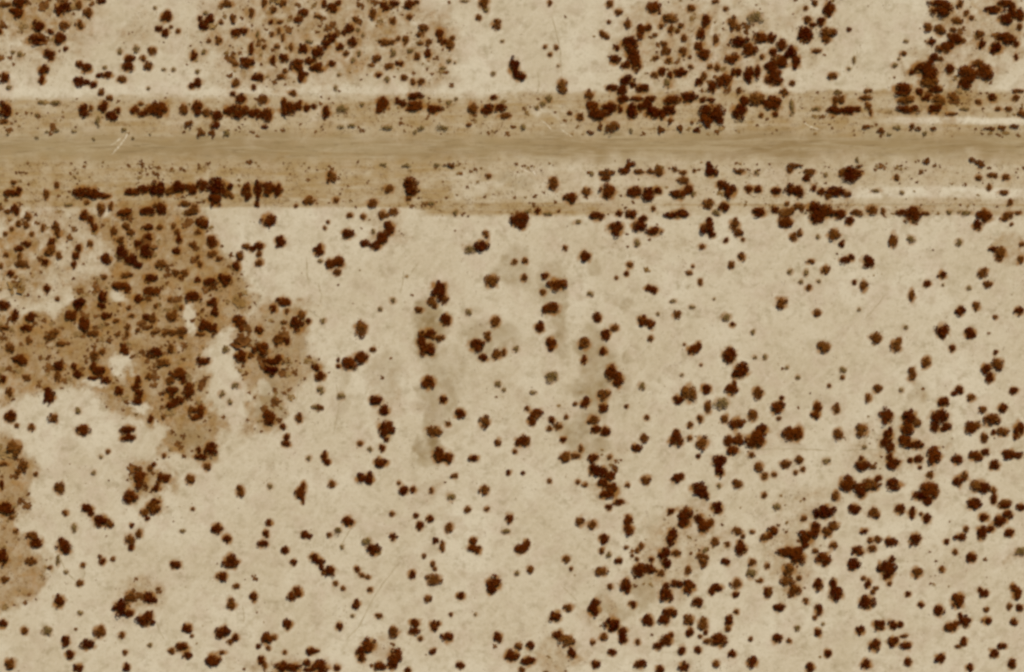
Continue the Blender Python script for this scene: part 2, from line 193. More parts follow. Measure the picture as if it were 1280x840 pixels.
(640,630): """d 45 228 30 20+72 200 16 24;b 90 328 16 18;o 25 348 12;b 340 88 20 22;b 404 104 20 22;d 460 175 22;d 482 15 14;d 580 85 18 26+582 128 24
b 645 210 16;b 625 235 12;b 600 258 8;b 570 218 9;b 625 275 9;d 532 285 16 14;b 450 235 12 16;o 485 255 14;d 698 278 12;b 270 275 18 16
b 295 325 9;b 448 338 26 22;d 635 332 28 30;d 685 325 26 22;d 570 408 24 34;b 490 412 14;d 805 150 22 24+790 185 20 22;b 820 245 20 16
d 760 250 24 28+770 300 18 24;b 745 345 18 16;d 865 50 30 34;d 860 96 26 20;d 797 35 15;d 935 75 20;d 962 112 28 30;b 995 95 18 22;d 1025 18 26
b 1015 188 18 20;b 1078 200 12;d 1068 288 18;b 1128 135 22 16;b 1155 162 10;b 1200 140 12 8;d 1145 228 24 28+1140 195 14;b 1262 168 18;o 965 230 14
b 940 260 16;b 955 297 20;b 972 268 12;b 880 330 14 22;d 770 408 16 12;d 770 455 30 32;d 820 398 26 18;d 885 412 30 28;d 1022 420 26 18+1000 440 16
d 925 492 24;o 1198 345 22 24;b 1200 292 18;b 1122 400 22;d 1120 455 15;b 1242 382 10;b 1275 310 10 16;d 1270 440 12 24;d 605 502 18 16
d 420 492 20 18+410 532 26;d 220 565 28 24;b 282 520 20;d 500 600 32 28;d 498 630 16 12;d 555 640 24 20+555 678 20;b 458 665 18;b 405 692 12
d 232 655 22 20;b 272 685 32 26;d 680 582 28 24;d 760 578 24;d 790 545 28 24;b 885 578 22 24;b 955 600 24 26;d 968 642 10;d 890 642 18 20;b 940 662 9
d 1085 585 18 26;b 1080 625 14;d 1035 678 36 28;b 975 688 18 12;d 772 682 28 24+795 655 12;d 730 710 24 16;b 630 690 12;b 1195 675 10;b 1122 538 12
b 35 710 16 18;d 92 708 18 20;d 12 760 22 24;d 80 785 30 20;b 50 828 18 12;d 300 748 20;d 500 742 18;d 850 732 20;d 930 728 16;d 640 800 24 20
d 860 815 22;d 1100 748 18;d 740 830 20;d 420 800 20;d 1200 790 22;b 1020 800 16""",
(960,630): """d 285 40 42 30+245 55 16;b 178 72 13;o 45 15 18;d 25 135 24 20+10 158 14;b 5 440 14 24;d 240 122 22 28;d 200 160 34 30;d 185 205 20 18
b 295 140 24 22;b 330 110 24 20;b 328 205 18;b 235 235 14 10;d 95 240 44 24;d 150 260 34 38;d 275 275 32 28;b 105 330 28 26;b 95 385 30 20;b 130 432 30 26
b 155 370 11;d 252 402 22 28;d 325 400 16 24+340 452 28 30;d 55 518 28 18;b 190 485 13;d 255 530 18 24;b 235 568 10;d 250 642 16 18;d 45 672 22
b 102 685 12;o 145 620 14;o 275 600 8;d 435 25 24 22;b 530 45 28 24;d 480 138 18 12;b 546 178 20 16;b 510 182 14;b 520 222 22 16;d 450 235 28 18
d 425 302 30 24;d 612 188 30 20;d 660 25 24 20;d 722 42 16 24;d 797 75 20 22;b 765 50 8;d 735 178 24 28;d 595 322 38 36+620 275 14+595 362 16;b 745 342 24
b 870 327 15;d 1018 268 22;b 935 240 13;d 892 188 12;d 962 165 24 18;b 990 125 13;d 1070 145 22 30;d 1112 125 18 16;d 1080 68 22 16;d 1160 85 28 24
d 1202 52 22 20;d 1205 145 22 20;d 1030 8 28 20;d 1178 8 26 14;d 1262 15 20 16;o 1260 240 24 20;d 492 492 32 30;d 500 400 12 22;b 478 372 10
b 525 440 11;b 608 398 10;b 540 420 14 8;d 700 450 13;d 765 505 13;d 855 532 22 24;d 948 482 28 34;d 1080 448 20+1062 432 12;d 1225 418 14 18+1245 448 20 24
b 1208 515 12 16;d 1258 518 18 16;b 1092 528 14 10;d 1096 585 20 18;d 1230 590 16;d 555 607 28 22;d 622 605 20+660 602 18 14;d 462 632 20 18;d 625 688 26 22
d 692 708 24 18;d 535 705 22 28;b 680 660 20 7;d 910 615 28 22+940 600 14;d 985 588 26 22+962 560 11 14;d 978 690 18 20;b 952 712 14 8;d 1170 712 20 14
d 300 748 18;d 490 800 22;d 210 820 20;d 1130 745 20;d 700 790 18;d 860 770 22;d 1010 820 18;d 1220 800 20""",
}
# ---------------------------------------------------------------- helpers
def node_mat(name):
    m = bpy.data.materials.new(name); m.use_nodes = True
    t = m.node_tree; t.nodes.clear()
    out = t.nodes.new('ShaderNodeOutputMaterial'); bs = t.nodes.new('ShaderNodeBsdfPrincipled')
    bs.inputs['Roughness'].default_value = 0.95; bs.inputs['Specular IOR Level'].default_value = 0.1
    t.links.new(bs.outputs[0], out.inputs[0])
    return m, t, bs
class N:
    """Small wrapper for building node graphs."""
    def __init__(s, t): s.t = t
    def pos(s, scale=(1, 1, 1)):
        g = s.t.nodes.new('ShaderNodeNewGeometry'); mp = s.t.nodes.new('ShaderNodeMapping')
        mp.inputs['Scale'].default_value = scale
        s.t.links.new(g.outputs['Position'], mp.inputs['Vector']); return mp.outputs[0]
    def noise(s, scale, detail=3, rough=0.55, stretch=(1, 1, 1), dist=0.0):
        n = s.t.nodes.new('ShaderNodeTexNoise'); n.inputs['Scale'].default_value = scale
        n.inputs['Detail'].default_value = detail; n.inputs['Roughness'].default_value = rough
        n.inputs['Distortion'].default_value = dist
        s.t.links.new(s.pos(stretch), n.inputs['Vector']); return n.outputs['Fac']
    def rng(s, v, a, b, c=0.0, d=1.0):
        n = s.t.nodes.new('ShaderNodeMapRange'); n.interpolation_type = 'SMOOTHSTEP'
        s.t.links.new(v, n.inputs['Value'])
        for k, x in zip(('From Min', 'From Max', 'To Min', 'To Max'), (a, b, c, d)): n.inputs[k].default_value = x
        return n.outputs[0]
    def math(s, op, a, b):
        n = s.t.nodes.new('ShaderNodeMath'); n.operation = op; n.use_clamp = (op != 'MULTIPLY')
        for i, x in enumerate((a, b)):
            if isinstance(x, (int, float)): n.inputs[i].default_value = x
            else: s.t.links.new(x, n.inputs[i])
        return n.outputs[0]
    def mix(s, f, a, b):
        n = s.t.nodes.new('ShaderNodeMix'); n.data_type = 'RGBA'
        for sock, x in ((n.inputs[0], f), (n.inputs[6], a), (n.inputs[7], b)):
            if isinstance(x, (int, float)): sock.default_value = x
            elif isinstance(x, tuple): sock.default_value = (*x, 1)
            else: s.t.links.new(x, sock)
        return n.outputs[2]
    def attr(s, name):
        n = s.t.nodes.new('ShaderNodeAttribute'); n.attribute_name = name; return n
    def bump(s, h, strength, dist):
        n = s.t.nodes.new('ShaderNodeBump'); n.inputs['Strength'].default_value = strength; n.inputs['Distance'].default_value = dist
        s.t.links.new(h, n.inputs['Height']); return n.outputs[0]

def mesh_from(name, V, F, mats, mat_idx=None, smooth=False):
    me = bpy.data.meshes.new(name)
    V = np.asarray(V, dtype=np.float32); F = np.asarray(F, dtype=np.int32); k = F.shape[1]
    me.vertices.add(len(V)); me.vertices.foreach_set('co', V.ravel())
    me.loops.add(F.size); me.loops.foreach_set('vertex_index', F.ravel())
    me.polygons.add(len(F)); me.polygons.foreach_set('loop_start', np.arange(0, F.size, k, dtype=np.int32))
    for m in mats: me.materials.append(m)
    if mat_idx is not None: me.polygons.foreach_set('material_index', np.asarray(mat_idx, dtype=np.int32))
    me.update(calc_edges=True); me.validate()
    return me
def link(name, me, kind=None):
    o = bpy.data.objects.new(name, me); col.objects.link(o)
    if kind: o['kind'] = kind
    return o

# value noise in numpy, for soil boundaries and scatter density
def vnoise(x, y, scale, seed, octaves=3):
    out = 0.0; amp = 1.0; tot = 0.0
    for o in range(octaves):
        r = np.random.default_rng(seed + o * 17).random((256, 256))
        u = np.asarray(x) / scale * 2 ** o; v = np.asarray(y) / scale * 2 ** o
        i = np.floor(u).astype(int); j = np.floor(v).astype(int); fu = u - i; fv = v - j
        fu = fu * fu * (3 - 2 * fu); fv = fv * fv * (3 - 2 * fv)
        a = r[i % 256, j % 256]; b = r[(i + 1) % 256, j % 256]; c = r[i % 256, (j + 1) % 256]; d = r[(i + 1) % 256, (j + 1) % 256]
        out = out + amp * (a * (1 - fu) * (1 - fv) + b * fu * (1 - fv) + c * (1 - fu) * fv + d * fu * fv); tot += amp; amp *= 0.55
    return out / tot
def inside(px, py, poly):
    c = np.zeros(px.shape, bool); n = len(poly)
    for i in range(n):
        x1, y1 = poly[i]; x2, y2 = poly[(i + 1) % n]
        if y1 == y2: continue
        c ^= ((y1 > py) != (y2 > py)) & (px < (x2 - x1) * (py - y1) / (y2 - y1) + x1)
    return c
def sstep(x, a, b):
    t = np.clip((x - a) / (b - a), 0, 1); return t * t * (3 - 2 * t)

# ---------------------------------------------------------------- shrub survey -> list of shrubs in photo pixels
SHRUBS = []
for (ox, oy), s in SURVEY.items():
    for e in s.replace('\n', ';').split(';'):
        e = e.strip()
        if not e: continue
        t, rest = e.split(' ', 1); lobes = []
        for l in rest.split('+'):
            v = [float(a) for a in l.split()]
            lobes.append((ox + v[0] / 4, oy + v[1] / 4, v[2] / 4, v[-1] / 4))
        A = sum(l[2] * l[3] for l in lobes) * math.pi
        cx = sum(l[0] * l[2] * l[3] for l in lobes) * math.pi / A; cy = sum(l[1] * l[2] * l[3] for l in lobes) * math.pi / A
        SHRUBS.append(dict(t=t, l=lobes, A=A, x=cx, y=cy, r=math.sqrt(A / math.pi), tile=(ox, oy)))
SHRUBS.sort(key=lambda s: -s['A'])
keep = []
for s in SHRUBS:                                  # the same shrub surveyed from two neighbouring tiles counts once
    if not any(k['tile'] != s['tile'] and math.hypot(k['x'] - s['x'], k['y'] - s['y']) < 0.75 * k['r'] for k in keep): keep.append(s)
SHRUBS = keep

# ---------------------------------------------------------------- soil: where litter, bare sand and the graded verge lie
WEST = [(92, 258), (226, 257), (252, 268), (270, 300), (300, 322), (312, 372), (290, 400), (258, 440), (250, 500), (272, 530), (270, 572), (238, 582), (205, 562),
        (182, 530), (150, 525), (120, 502), (95, 480), (62, 482), (0, 500), (-90, 500), (-90, 392), (80, 400), (95, 355), (130, 345), (150, 318), (128, 290)]
MID = [(296, 402), (318, 380), (350, 372), (388, 392), (392, 440), (405, 472), (378, 472), (355, 486), (335, 535), (306, 558), (312, 502), (290, 452)]
SW = [(-80, 548), (28, 552), (42, 612), (32, 655), (62, 700), (50, 738), (22, 752), (-80, 760)]
HOLES = [(148, 458, 18, 16), (236, 398, 8, 18), (172, 508, 16, 8), (148, 368, 12, 5), (200, 540, 12, 16), (330, 486, 10, 10), (120, 480, 14, 6), (286, 480, 16, 30)]
PATCH = [(808, 738, 18, 26, .35), (755, 770, 30, 20, .4), (1150, 492, 13, 13, .25), (1186, 548, 12, 10, .28), (40, 15, 90, 56, .95), (10, 60, 30, 40, .5), (330, 45, 95, 72, .8), (430, 40, 90, 76, .78), (520, 55, 60, 60, .65), (60, 60, 50, 35, .5), (190, 40, 40, 30, .3),
         (880, 60, 105, 70, .62), (800, 40, 40, 50, .5), (1180, 100, 60, 50, .62), (1262, 312, 26, 20, .8), (1225, 30, 60, 60, .6), (1010, 40, 30, 50, .3), (560, 640, 10, 8, .3), (24, 315, 56, 66, 1.0), (60, 290, 40, 30, .8), (90, 300, 60, 46, .6), (8, 290, 40, 44, .8), (85, 345, 40, 24, .4), (172, 748, 34, 24, .45),
         (345, 830, 50, 16, .5), (470, 815, 24, 20, .35), (700, 818, 28, 24, .5), (880, 660, 40, 40, .4), (990, 690, 40, 50, .5), (1010, 640, 40, 30, .4), (540, 615, 16, 14, .2), (182, 605, 28, 34, .85), (482, 500, 20, 40, .25), (775, 300, 90, 20, .14),
         (835, 690, 46, 60, .5), (760, 590, 24, 34, .5), (1120, 560, 60, 40, .35), (640, 500, 30, 30, .1), (760, 590, 30, 44, .25), (330, 430, 30, 40, .2), (1270, 690, 14, 14, .4), (1060, 265, 120, 10, .3),
         (482, 285, 30, 18, .4), (590, 312, 12, 5, .5), (705, 525, 24, 20, .2), (1180, 700, 60, 40, .08), (945, 545, 40, 50, .1)]
CRUST = [(535, 415, 22, 46, .9), (548, 490, 26, 48, .6), (535, 560, 16, 20, .75), (742, 455, 28, 46, .75), (728, 545, 38, 28, .6), (700, 402, 12, 20, .75), (690, 358, 26, 34, .55), (640, 340, 26, 30, .5), (612, 425, 40, 26, .5), (560, 470, 34, 40, .3), (536, 530, 16, 30, .5), (700, 420, 16, 26, .5), (735, 500, 26, 34, .7), (713, 352, 16, 14, .4), (740, 340, 10, 8, .4),
         (780, 382, 10, 12, .5), (778, 440, 8, 10, .35), (1150, 492, 14, 14, .3), (1184, 549, 12, 10, .32), (1204, 508, 12, 10, .25), (808, 738, 16, 24, .55), (770, 760, 18, 14, .4), (335, 500, 22, 40, .5), (352, 425, 40, 44, .3),
         (535, 575, 18, 12, .55), (535, 615, 20, 12, .2), (480, 470, 24, 30, .3), (428, 495, 10, 30, .25), (240, 548, 34, 24, .5), (700, 700, 20, 16, .2), (650, 225, 26, 14, .5), (620, 470, 20, 12, .2), (775, 500, 14, 40, .2)]
def crust(px, py):
    wx = px + (vnoise(px, py, 18, 203, 5) - .5) * 36; wy = py + (vnoise(px, py, 18, 205, 5) - .5) * 36; n1 = vnoise(px, py, 10, 207); o = np.zeros(px.shape)
    for x, y, a, b, s in CRUST: o = np.maximum(o, s * (.25 + 1.3 * n1) * (1 - sstep(np.hypot((wx - x) / a, (wy - y) / b), .6, 1.1)))
    return np.clip(o, 0, 1)
def soil(px, py):
    """litter, bare, verge weights at photo positions."""
    wx = px + (vnoise(px, py, 22, 3, 5) - .5) * 52 + (vnoise(px, py, 6, 13) - .5) * 14; wy = py + (vnoise(px, py, 22, 5, 5) - .5) * 52
    n1 = vnoise(px, py, 14, 7); n2 = vnoise(px, py, 5, 9); n3 = vnoise(px, py, 60, 21)
    lit = np.zeros(px.shape)
    for poly, s in ((WEST, .95), (MID, .75), (SW, .85)):
        acc = 0.0
        for dx, dy in ((0, 0), (4, 0), (-4, 0), (0, 4), (0, -4), (8, 3), (-8, -3), (3, -8), (-3, 8)): acc = acc + inside(wx + dx, wy + dy, poly)
        lit = np.maximum(lit, acc / 9 * s)
    lit *= np.clip(.5 + 1.0 * n1 + .6 * (n2 - .5), 0, 1.05)
    for x, y, a, b in HOLES: lit *= 1 - 0.95 * (1 - sstep(np.hypot((wx * .4 + px * .6 - x) / a, (wy * .4 + py * .6 - y) / b) + (n2 - .5) * .9, .6, 1.3))
    for x, y, a, b, s in PATCH: lit = np.maximum(lit, s * (0.05 + 1.35 * n1 + 1.1 * (n2 - .5)) * (1 - sstep(np.hypot((wx - x) / a, (wy - y) / b), .55, 1.2)))
    bare = sstep(n3, .45, .8) * .5
    # verges either side of the road; each edge runs nearly straight because the strip was graded
    e = (vnoise(px, py * 0 + 3, 40, 31, 5) - .5) * 8 + (vnoise(px, py, 7, 33) - .5) * 5
    up = sstep(py, 118 + e - px * .006, 123 + e - px * .006) * (1 - sstep(py, 182 + e, 192 + e))
    lo_end = np.where(px < 520, 259.0, 270.0); lo_end = 259 + 10 * sstep(px, 505, 560)
    lo = sstep(py, 184, 192) * (1 - sstep(py, lo_end - 2 + e * .35, lo_end + 2 + e * .35))
    st = vnoise(px * .16, py, 6, 41)                                     # streaks left along the strip by the grader
    wl = 1 - .6 * sstep(px, 520, 680) + .12 * sstep(px, 960, 1250)
    up_w = up * (.72 + .7 * (st - .5)) * (.45 + 1.0 * n1)
    lo_w = lo * wl * (.85 + .7 * (st - .5)) * (.4 + 1.1 * n1)
    lo_w = np.maximum(lo_w, .95 * (1 - sstep(np.abs(py - 261 - e * .3), 5, 11)) * sstep(px, 515, 545) * (1 - sstep(px, 700, 860)) * (.5 + n1))
    lo_w = np.maximum(lo_w, .8 * (1 - sstep(np.abs(py - 256 - e * .2), .8, 3)) * sstep(px, 700, 850) * (.5 + n1))
    lo_w = np.maximum(lo_w, .4 * (1 - sstep(np.abs(py - 222), 4, 10)) * sstep(px, 900, 1050) * (.5 + n1))
    verge = np.clip(up_w + lo_w, 0, 1)
    strip = np.maximum(1.15 * (1 - sstep(np.abs(py - 151 - e * .4), 2, 7)) * sstep(px, 1080, 1150), 1.0 * (vnoise(px * .3, py, 7, 301) * .8 + .55) * (1 - sstep(np.abs(py - 241 - e * .6), 3, 11)) * sstep(px, 960, 1080))
    strip = np.maximum(strip, .55 * (1 - sstep(np.abs(py - 116 - e), 4, 14)) * (1 - sstep(px, 560, 760)))
    strip = np.maximum(strip, .6 * (1 - sstep(np.hypot((wx - 674) / 26, (wy - 140) / 10), .5, 1.2)))
    strip = np.maximum(strip, .5 * (1 - sstep(np.hypot((wx - 400) / 26, (wy - 148) / 10), .5, 1.2)))
    strip = np.maximum(strip, .5 * (1 - sstep(np.hypot((wx - 600) / 80, (wy - 228) / 11), .5, 1.2)))
    verge *= 1 - .8 * strip
    return np.clip(lit, 0, 1), np.clip(np.maximum(bare * (1 - verge), strip), 0, 1), verge

STEP = 0.5
xs = np.arange(-205, 205.01, STEP); ys = np.arange(-145, 145.01, STEP)
XX, YY = np.meshgrid(xs, ys); nx, ny = len(xs), len(ys)
PX = XX / M_PX + 640; PY = 420 - YY / M_PX
LIT, BARE, VERGE = soil(PX, PY)
WOB = (vnoise(PX, PY, 6, 71) - .5) * 1.1
STAIN = np.zeros(LIT.shape); RING = np.zeros(LIT.shape)
for s in SHRUBS:                                  # dead leaves gather under each shrub; a bright sharpening halo is painted into the sand colour around it
    rad = s['r'] * 2.6 + 5
    i0 = int(np.searchsorted(xs, gx(s['x'] - rad))); i1 = int(np.searchsorted(xs, gx(s['x'] + rad)))
    j0 = int(np.searchsorted(ys, gy(s['y'] + rad))); j1 = int(np.searchsorted(ys, gy(s['y'] - rad)))
    if i1 <= i0 or j1 <= j0: continue
    sx, sy = PX[j0:j1, i0:i1], PY[j0:j1, i0:i1]
    for x, y, a, b in s['l']:
        d = np.hypot((sx - x) / (a + 1), (sy - y) / (b + 1)) + WOB[j0:j1, i0:i1]
        STAIN[j0:j1, i0:i1] = np.maximum(STAIN[j0:j1, i0:i1], {'d': 1, 'b': .9, 'o': .6}[s['t']] * (1 - sstep(d, .8, 1.45)))
        RING[j0:j1, i0:i1] = np.maximum(RING[j0:j1, i0:i1], (1 - sstep(np.abs(d - 1.55), .1, .5)) * min(1, s['r'] / 6))
# grid plus a skirt to the horizon, one sheet
V = np.stack([XX.ravel(), YY.ravel(), np.zeros(nx * ny)], 1)
idx = np.arange(nx * ny).reshape(ny, nx)
F = np.stack([idx[:-1, :-1].ravel(), idx[:-1, 1:].ravel(), idx[1:, 1:].ravel(), idx[1:, :-1].ravel()], 1)
far = 4000.0; base = len(V)
V = np.vstack([V, [(-far, -far, 0), (far, -far, 0), (far, far, 0), (-far, far, 0), (-205, -far, 0), (205, -far, 0), (-205, far, 0), (205, far, 0), (-far, -145, 0), (-far, 145, 0), (far, -145, 0), (far, 145, 0)]])
a, b, c, d = idx[0, 0], idx[0, -1], idx[-1, -1], idx[-1, 0]; q = lambda *t: [base + (k[0] if isinstance(k, list) else 0) if isinstance(k, list) else int(k) for k in t]
F = np.vstack([F, q([0], [4], a, [8]), q([4], [5], b, a), q([5], [1], [10], b), q(b, [10], [11], c), q(c, [11], [2], [7]), q(d, c, [7], [6]), q([9], d, [6], [3]), q([8], a, d, [9])])
soil_mat, t, bs = node_mat('sandy_soil'); n = N(t)
def soil_graph(n, road=False):
    at = n.attr('soil'); sep = n.t.nodes.new('ShaderNodeSeparateColor'); n.t.links.new(at.outputs['Color'], sep.inputs[0])
    lit, bare, verge = sep.outputs[0], sep.outputs[1], sep.outputs[2]; stain = at.outputs['Alpha']
    big = n.noise(.035, 3); mid = n.noise(.22, 4, .6); fine = n.noise(1.3, 3, .65); streak = n.noise(.9, 4, .6, (.05, 1, 1))
    c = n.mix(n.rng(big, .35, .68), SAND_A, SAND_B)
    mot = n.noise(.55, 4, .7); mot2 = n.noise(.16, 3, .6, (1, 1.3, 1)); pk = n.noise(.11, 2)
    c = n.mix(bare, c, SAND_BARE)
    c = n.mix(n.math('MULTIPLY', n.rng(pk, .48, .66), .55), c, SAND_PINK)
    c = n.mix(n.math('MULTIPLY', n.rng(mid, .47, .72), .55), c, SAND_C)
    c = n.mix(n.math('MULTIPLY', n.rng(mot, .5, .74), .48), c, SAND_C)
    c = n.mix(n.math('MULTIPLY', n.rng(mot, .5, .28), .35), c, SAND_BARE)
    dg = n.t.nodes.new('ShaderNodeTexNoise'); mp = n.t.nodes.new('ShaderNodeMapping'); gg = n.t.nodes.new('ShaderNodeNewGeometry')
    mp.inputs['Rotation'].default_value = (0, 0, R(-50)); m2 = n.t.nodes.new('ShaderNodeMapping'); m2.inputs['Scale'].default_value = (.22, 1, 1); dg.inputs['Scale'].default_value = .5; dg.inputs['Detail'].default_value = 4; dg.inputs['Distortion'].default_value = 1.2
    n.t.links.new(gg.outputs['Position'], mp.inputs['Vector']); n.t.links.new(mp.outputs[0], m2.inputs['Vector']); n.t.links.new(m2.outputs[0], dg.inputs['Vector'])
    c = n.mix(n.math('MULTIPLY', n.math('MULTIPLY', n.rng(dg.outputs['Fac'], .54, .7), n.rng(big, .4, .6)), .28), c, SAND_C)
    c = n.mix(n.math('MULTIPLY', n.rng(dg.outputs['Fac'], .46, .3), .2), c, SAND_BARE)
    c = n.mix(n.math('MULTIPLY', n.rng(fine, .53, .72), .38), c, SAND_D)
    c = n.mix(n.math('MULTIPLY', n.math('MULTIPLY', n.rng(mot2, .52, .66), n.rng(mot, .42, .6)), .4), c, SAND_D)
    c = n.mix(n.math('MULTIPLY', verge, n.rng(streak, .2, .6, .55, 1.0)), c, VERGE_C)
    c = n.mix(n.math('MULTIPLY', lit, n.rng(mid, .25, .7, .7, 1.0)), c, LITTER)
    lv = n.math('ADD', lit, verge)
    c = n.mix(n.math('MULTIPLY', lv, n.rng(mot, .5, .70, 0, .62)), c, LITTER_D)
    c = n.mix(n.math('MULTIPLY', lv, n.rng(n.noise(.33, 3, .6), .52, .7, 0, .5)), c, LITTER_P)
    c = n.mix(n.math('MULTIPLY', lit, n.rng(n.noise(.21, 3, .6, (1, 1, 1), .6), .5, .68, 0, .5)), c, LITTER_O)
    c = n.mix(n.math('MULTIPLY', lv, n.rng(fine, .54, .75, 0, .5)), c, LITTER_D)
    cr = n.attr('crust').outputs['Fac']
    c = n.mix(n.math('MULTIPLY', cr, n.rng(mot, .2, .6, .75, 1.0)), c, n.mix(n.rng(mid, .3, .7), (.225, .155, .066), (.31, .232, .118)))
    c = n.mix(n.math('MULTIPLY', stain, .95), c, DUFF)
    return c, fine, mid, streak
SAND_A = (.525, .455, .322); SAND_B = (.485, .41, .278); SAND_C = (.375, .308, .188); SAND_D = (.28, .22, .122); SAND_PINK = (.485, .39, .28); SAND_BARE = (.61, .55, .415)
LITTER_P = (.36, .255, .115); LITTER_O = (.32, .16, .038)
VERGE_C = (.315, .212, .088); LITTER = (.265, .153, .048); LITTER_D = (.15, .068, .014); DUFF = (.25, .112, .022)
c, fine, mid, streak = soil_graph(n)
t.links.new(c, bs.inputs['Base Color']); t.links.new(n.bump(fine, .35, .25), bs.inputs['Normal'])
me = mesh_from('ground', V, F, [soil_mat])
attr = me.color_attributes.new('soil', 'FLOAT_COLOR', 'POINT')
pad = np.zeros(12)
rgba = np.stack([np.concatenate([LIT.ravel(), pad]), np.concatenate([np.maximum(BARE, .26 * RING * (1 - .4 * LIT) * (1 - .4 * VERGE)).ravel(), pad]),
                 np.concatenate([VERGE.ravel(), pad]), np.concatenate([STAIN.ravel(), pad])], 1).astype(np.float32)
attr.data.foreach_set('color', rgba.ravel())
ca = me.attributes.new('crust', 'FLOAT', 'POINT'); ca.data.foreach_set('value', np.concatenate([crust(PX, PY).ravel(), pad]).astype(np.float32))
link('ground', me, 'structure')

# ---------------------------------------------------------------- the dirt road, a worn strip across the whole place
rx = np.concatenate([[-far], np.arange(-205, 205.1, 1.0), [far]]); cols = 25
top = 155 + (vnoise(rx * 4, rx * 0, 24, 51) - .5) * 7 - 2 * np.sin(rx / 160); bot = 213 + (vnoise(rx * 4, rx * 0 + 9, 24, 57) - .5) * 7 - 4 * sstep(rx, 40, 160)
RV = []
for k in range(cols):
    f = k / (cols - 1); RV.append(np.stack([rx, gy(top * (1 - f) + bot * f), np.full(len(rx), .004)], 1))
RV = np.concatenate(RV); ridx = np.arange(len(RV)).reshape(cols, len(rx))
RF = np.stack([ridx[1:, :-1].ravel(), ridx[1:, 1:].ravel(), ridx[:-1, 1:].ravel(), ridx[:-1, :-1].ravel()], 1)
road_mat, t, bs = node_mat('worn_dirt_road'); n = N(t)
rl, rb, rv = soil(RV[:, 0] / M_PX + 640, 420 - RV[:, 1] / M_PX)
c, fine, mid, streak = soil_graph(n)
st2 = n.noise(.45, 5, .7, (.09, 1, 1), .8); st3 = n.noise(1.1, 5, .7, (.10, 1, 1), .9); blot = n.noise(.06, 3, .5, (.5, 1, 1))
rc = n.mix(n.rng(blot, .3, .7), (.255, .175, .078), (.315, .235, .118))
rc = n.mix(n.rng(st2, .45, .66, 0, .8), rc, (.38, .30, .175))
rc = n.mix(n.rng(st3, .52, .66, 0, .65), rc, (.185, .125, .054))
rc = n.mix(n.rng(n.noise(.55, 5, .75), .48, .68, 0, .6), rc, (.30, .225, .115))
ea = n.attr('wear'); c = n.mix(n.math('MULTIPLY', ea.outputs['Fac'], n.rng(mid, .1, .5, .8, 1.0)), c, rc)
t.links.new(c, bs.inputs['Base Color']); t.links.new(n.bump(streak, .2, .15), bs.inputs['Normal'])
me = mesh_from('dirt_road', RV, RF, [road_mat])
at = me.color_attributes.new('soil', 'FLOAT_COLOR', 'POINT'); at.data.foreach_set('color', np.stack([rl, rb, rv, rl * 0], 1).astype(np.float32).ravel())
fr = np.repeat(np.arange(cols) / (cols - 1), len(rx)); wn = vnoise(RV[:, 0] * 4, RV[:, 1] * 4, 18, 61)
wear = sstep(fr + (wn - .5) * .5, .0, .5) * (1 - sstep(fr + (wn - .5) * .5, .5, 1.0)) * np.minimum(1, np.minimum(fr, 1 - fr) * 12)
wa = me.attributes.new('wear', 'FLOAT', 'POINT'); wa.data.foreach_set('value', wear.astype(np.float32))
link('dirt_road', me, 'structure')
# pale wheel marks and faint game tracks pressed into the dirt
def track(name, pts, wid, mat, z):
    P = []; 
    for (x0, y0), (x1, y1) in zip(pts[:-1], pts[1:]):
        for k in range(8): P.append((x0 + (x1 - x0) * k / 8, y0 + (y1 - y0) * k / 8))
    P.append(pts[-1]); P = np.array(P); T = np.gradient(P, axis=0); T /= np.linalg.norm(T, axis=1)[:, None] + 1e-9
    P += (rng.random(P.shape) - .5) * .8
    Nn = np.stack([-T[:, 1], T[:, 0]], 1); wv = wid * (.5 + rng.random(len(P))) * np.minimum(1, np.minimum(np.arange(len(P)), np.arange(len(P))[::-1]) / 3 + .1)
    V = []; F = []
    for p, q_, a in zip(P, Nn, wv): V += [(gx(p[0] - q_[0] * a), gy(p[1] - q_[1] * a), z), (gx(p[0] + q_[0] * a), gy(p[1] + q_[1] * a), z)]
    for i in range(len(P) - 1): F.append((2 * i, 2 * i + 2, 2 * i + 3, 2 * i + 1))
    me = mesh_from(name, V, F, [mat]); return link(name, me, 'structure')
pale_mat, t, bs = node_mat('pale_scuffed_sand'); n = N(t)
t.links.new(n.mix(n.rng(n.noise(.8, 3), .35, .65), (.42, .34, .21), (.58, .51, .38)), bs.inputs['Base Color'])
dim_mat, t, bs = node_mat('dark_trodden_sand'); n = N(t)
t.links.new(n.mix(n.rng(n.noise(.8, 3), .35, .65), (.43, .36, .235), (.32, .25, .145)), bs.inputs['Base Color'])
track('wheel_track', [(161, 163), (157, 172), (150, 182), (139, 194)], .9, pale_mat, .008)
track('wheel_track', [(700, 160), (707, 166), (716, 171)], .7, pale_mat, .0088)
track('wheel_track', [(676, 150), (684, 156), (690, 163)], .7, pale_mat, .009)
track('wheel_track', [(1004, 152), (1012, 158), (1024, 162)], .9, pale_mat, .0092)
track('wheel_track', [(152, 172), (146, 177), (138, 182)], .8, pale_mat, .0082)
track('wheel_track', [(655, 203), (664, 211), (672, 222)], .8, pale_mat, .0084)
track('wheel_track', [(642, 205), (650, 210), (660, 215), (668, 220)], .8, pale_mat, .0086)
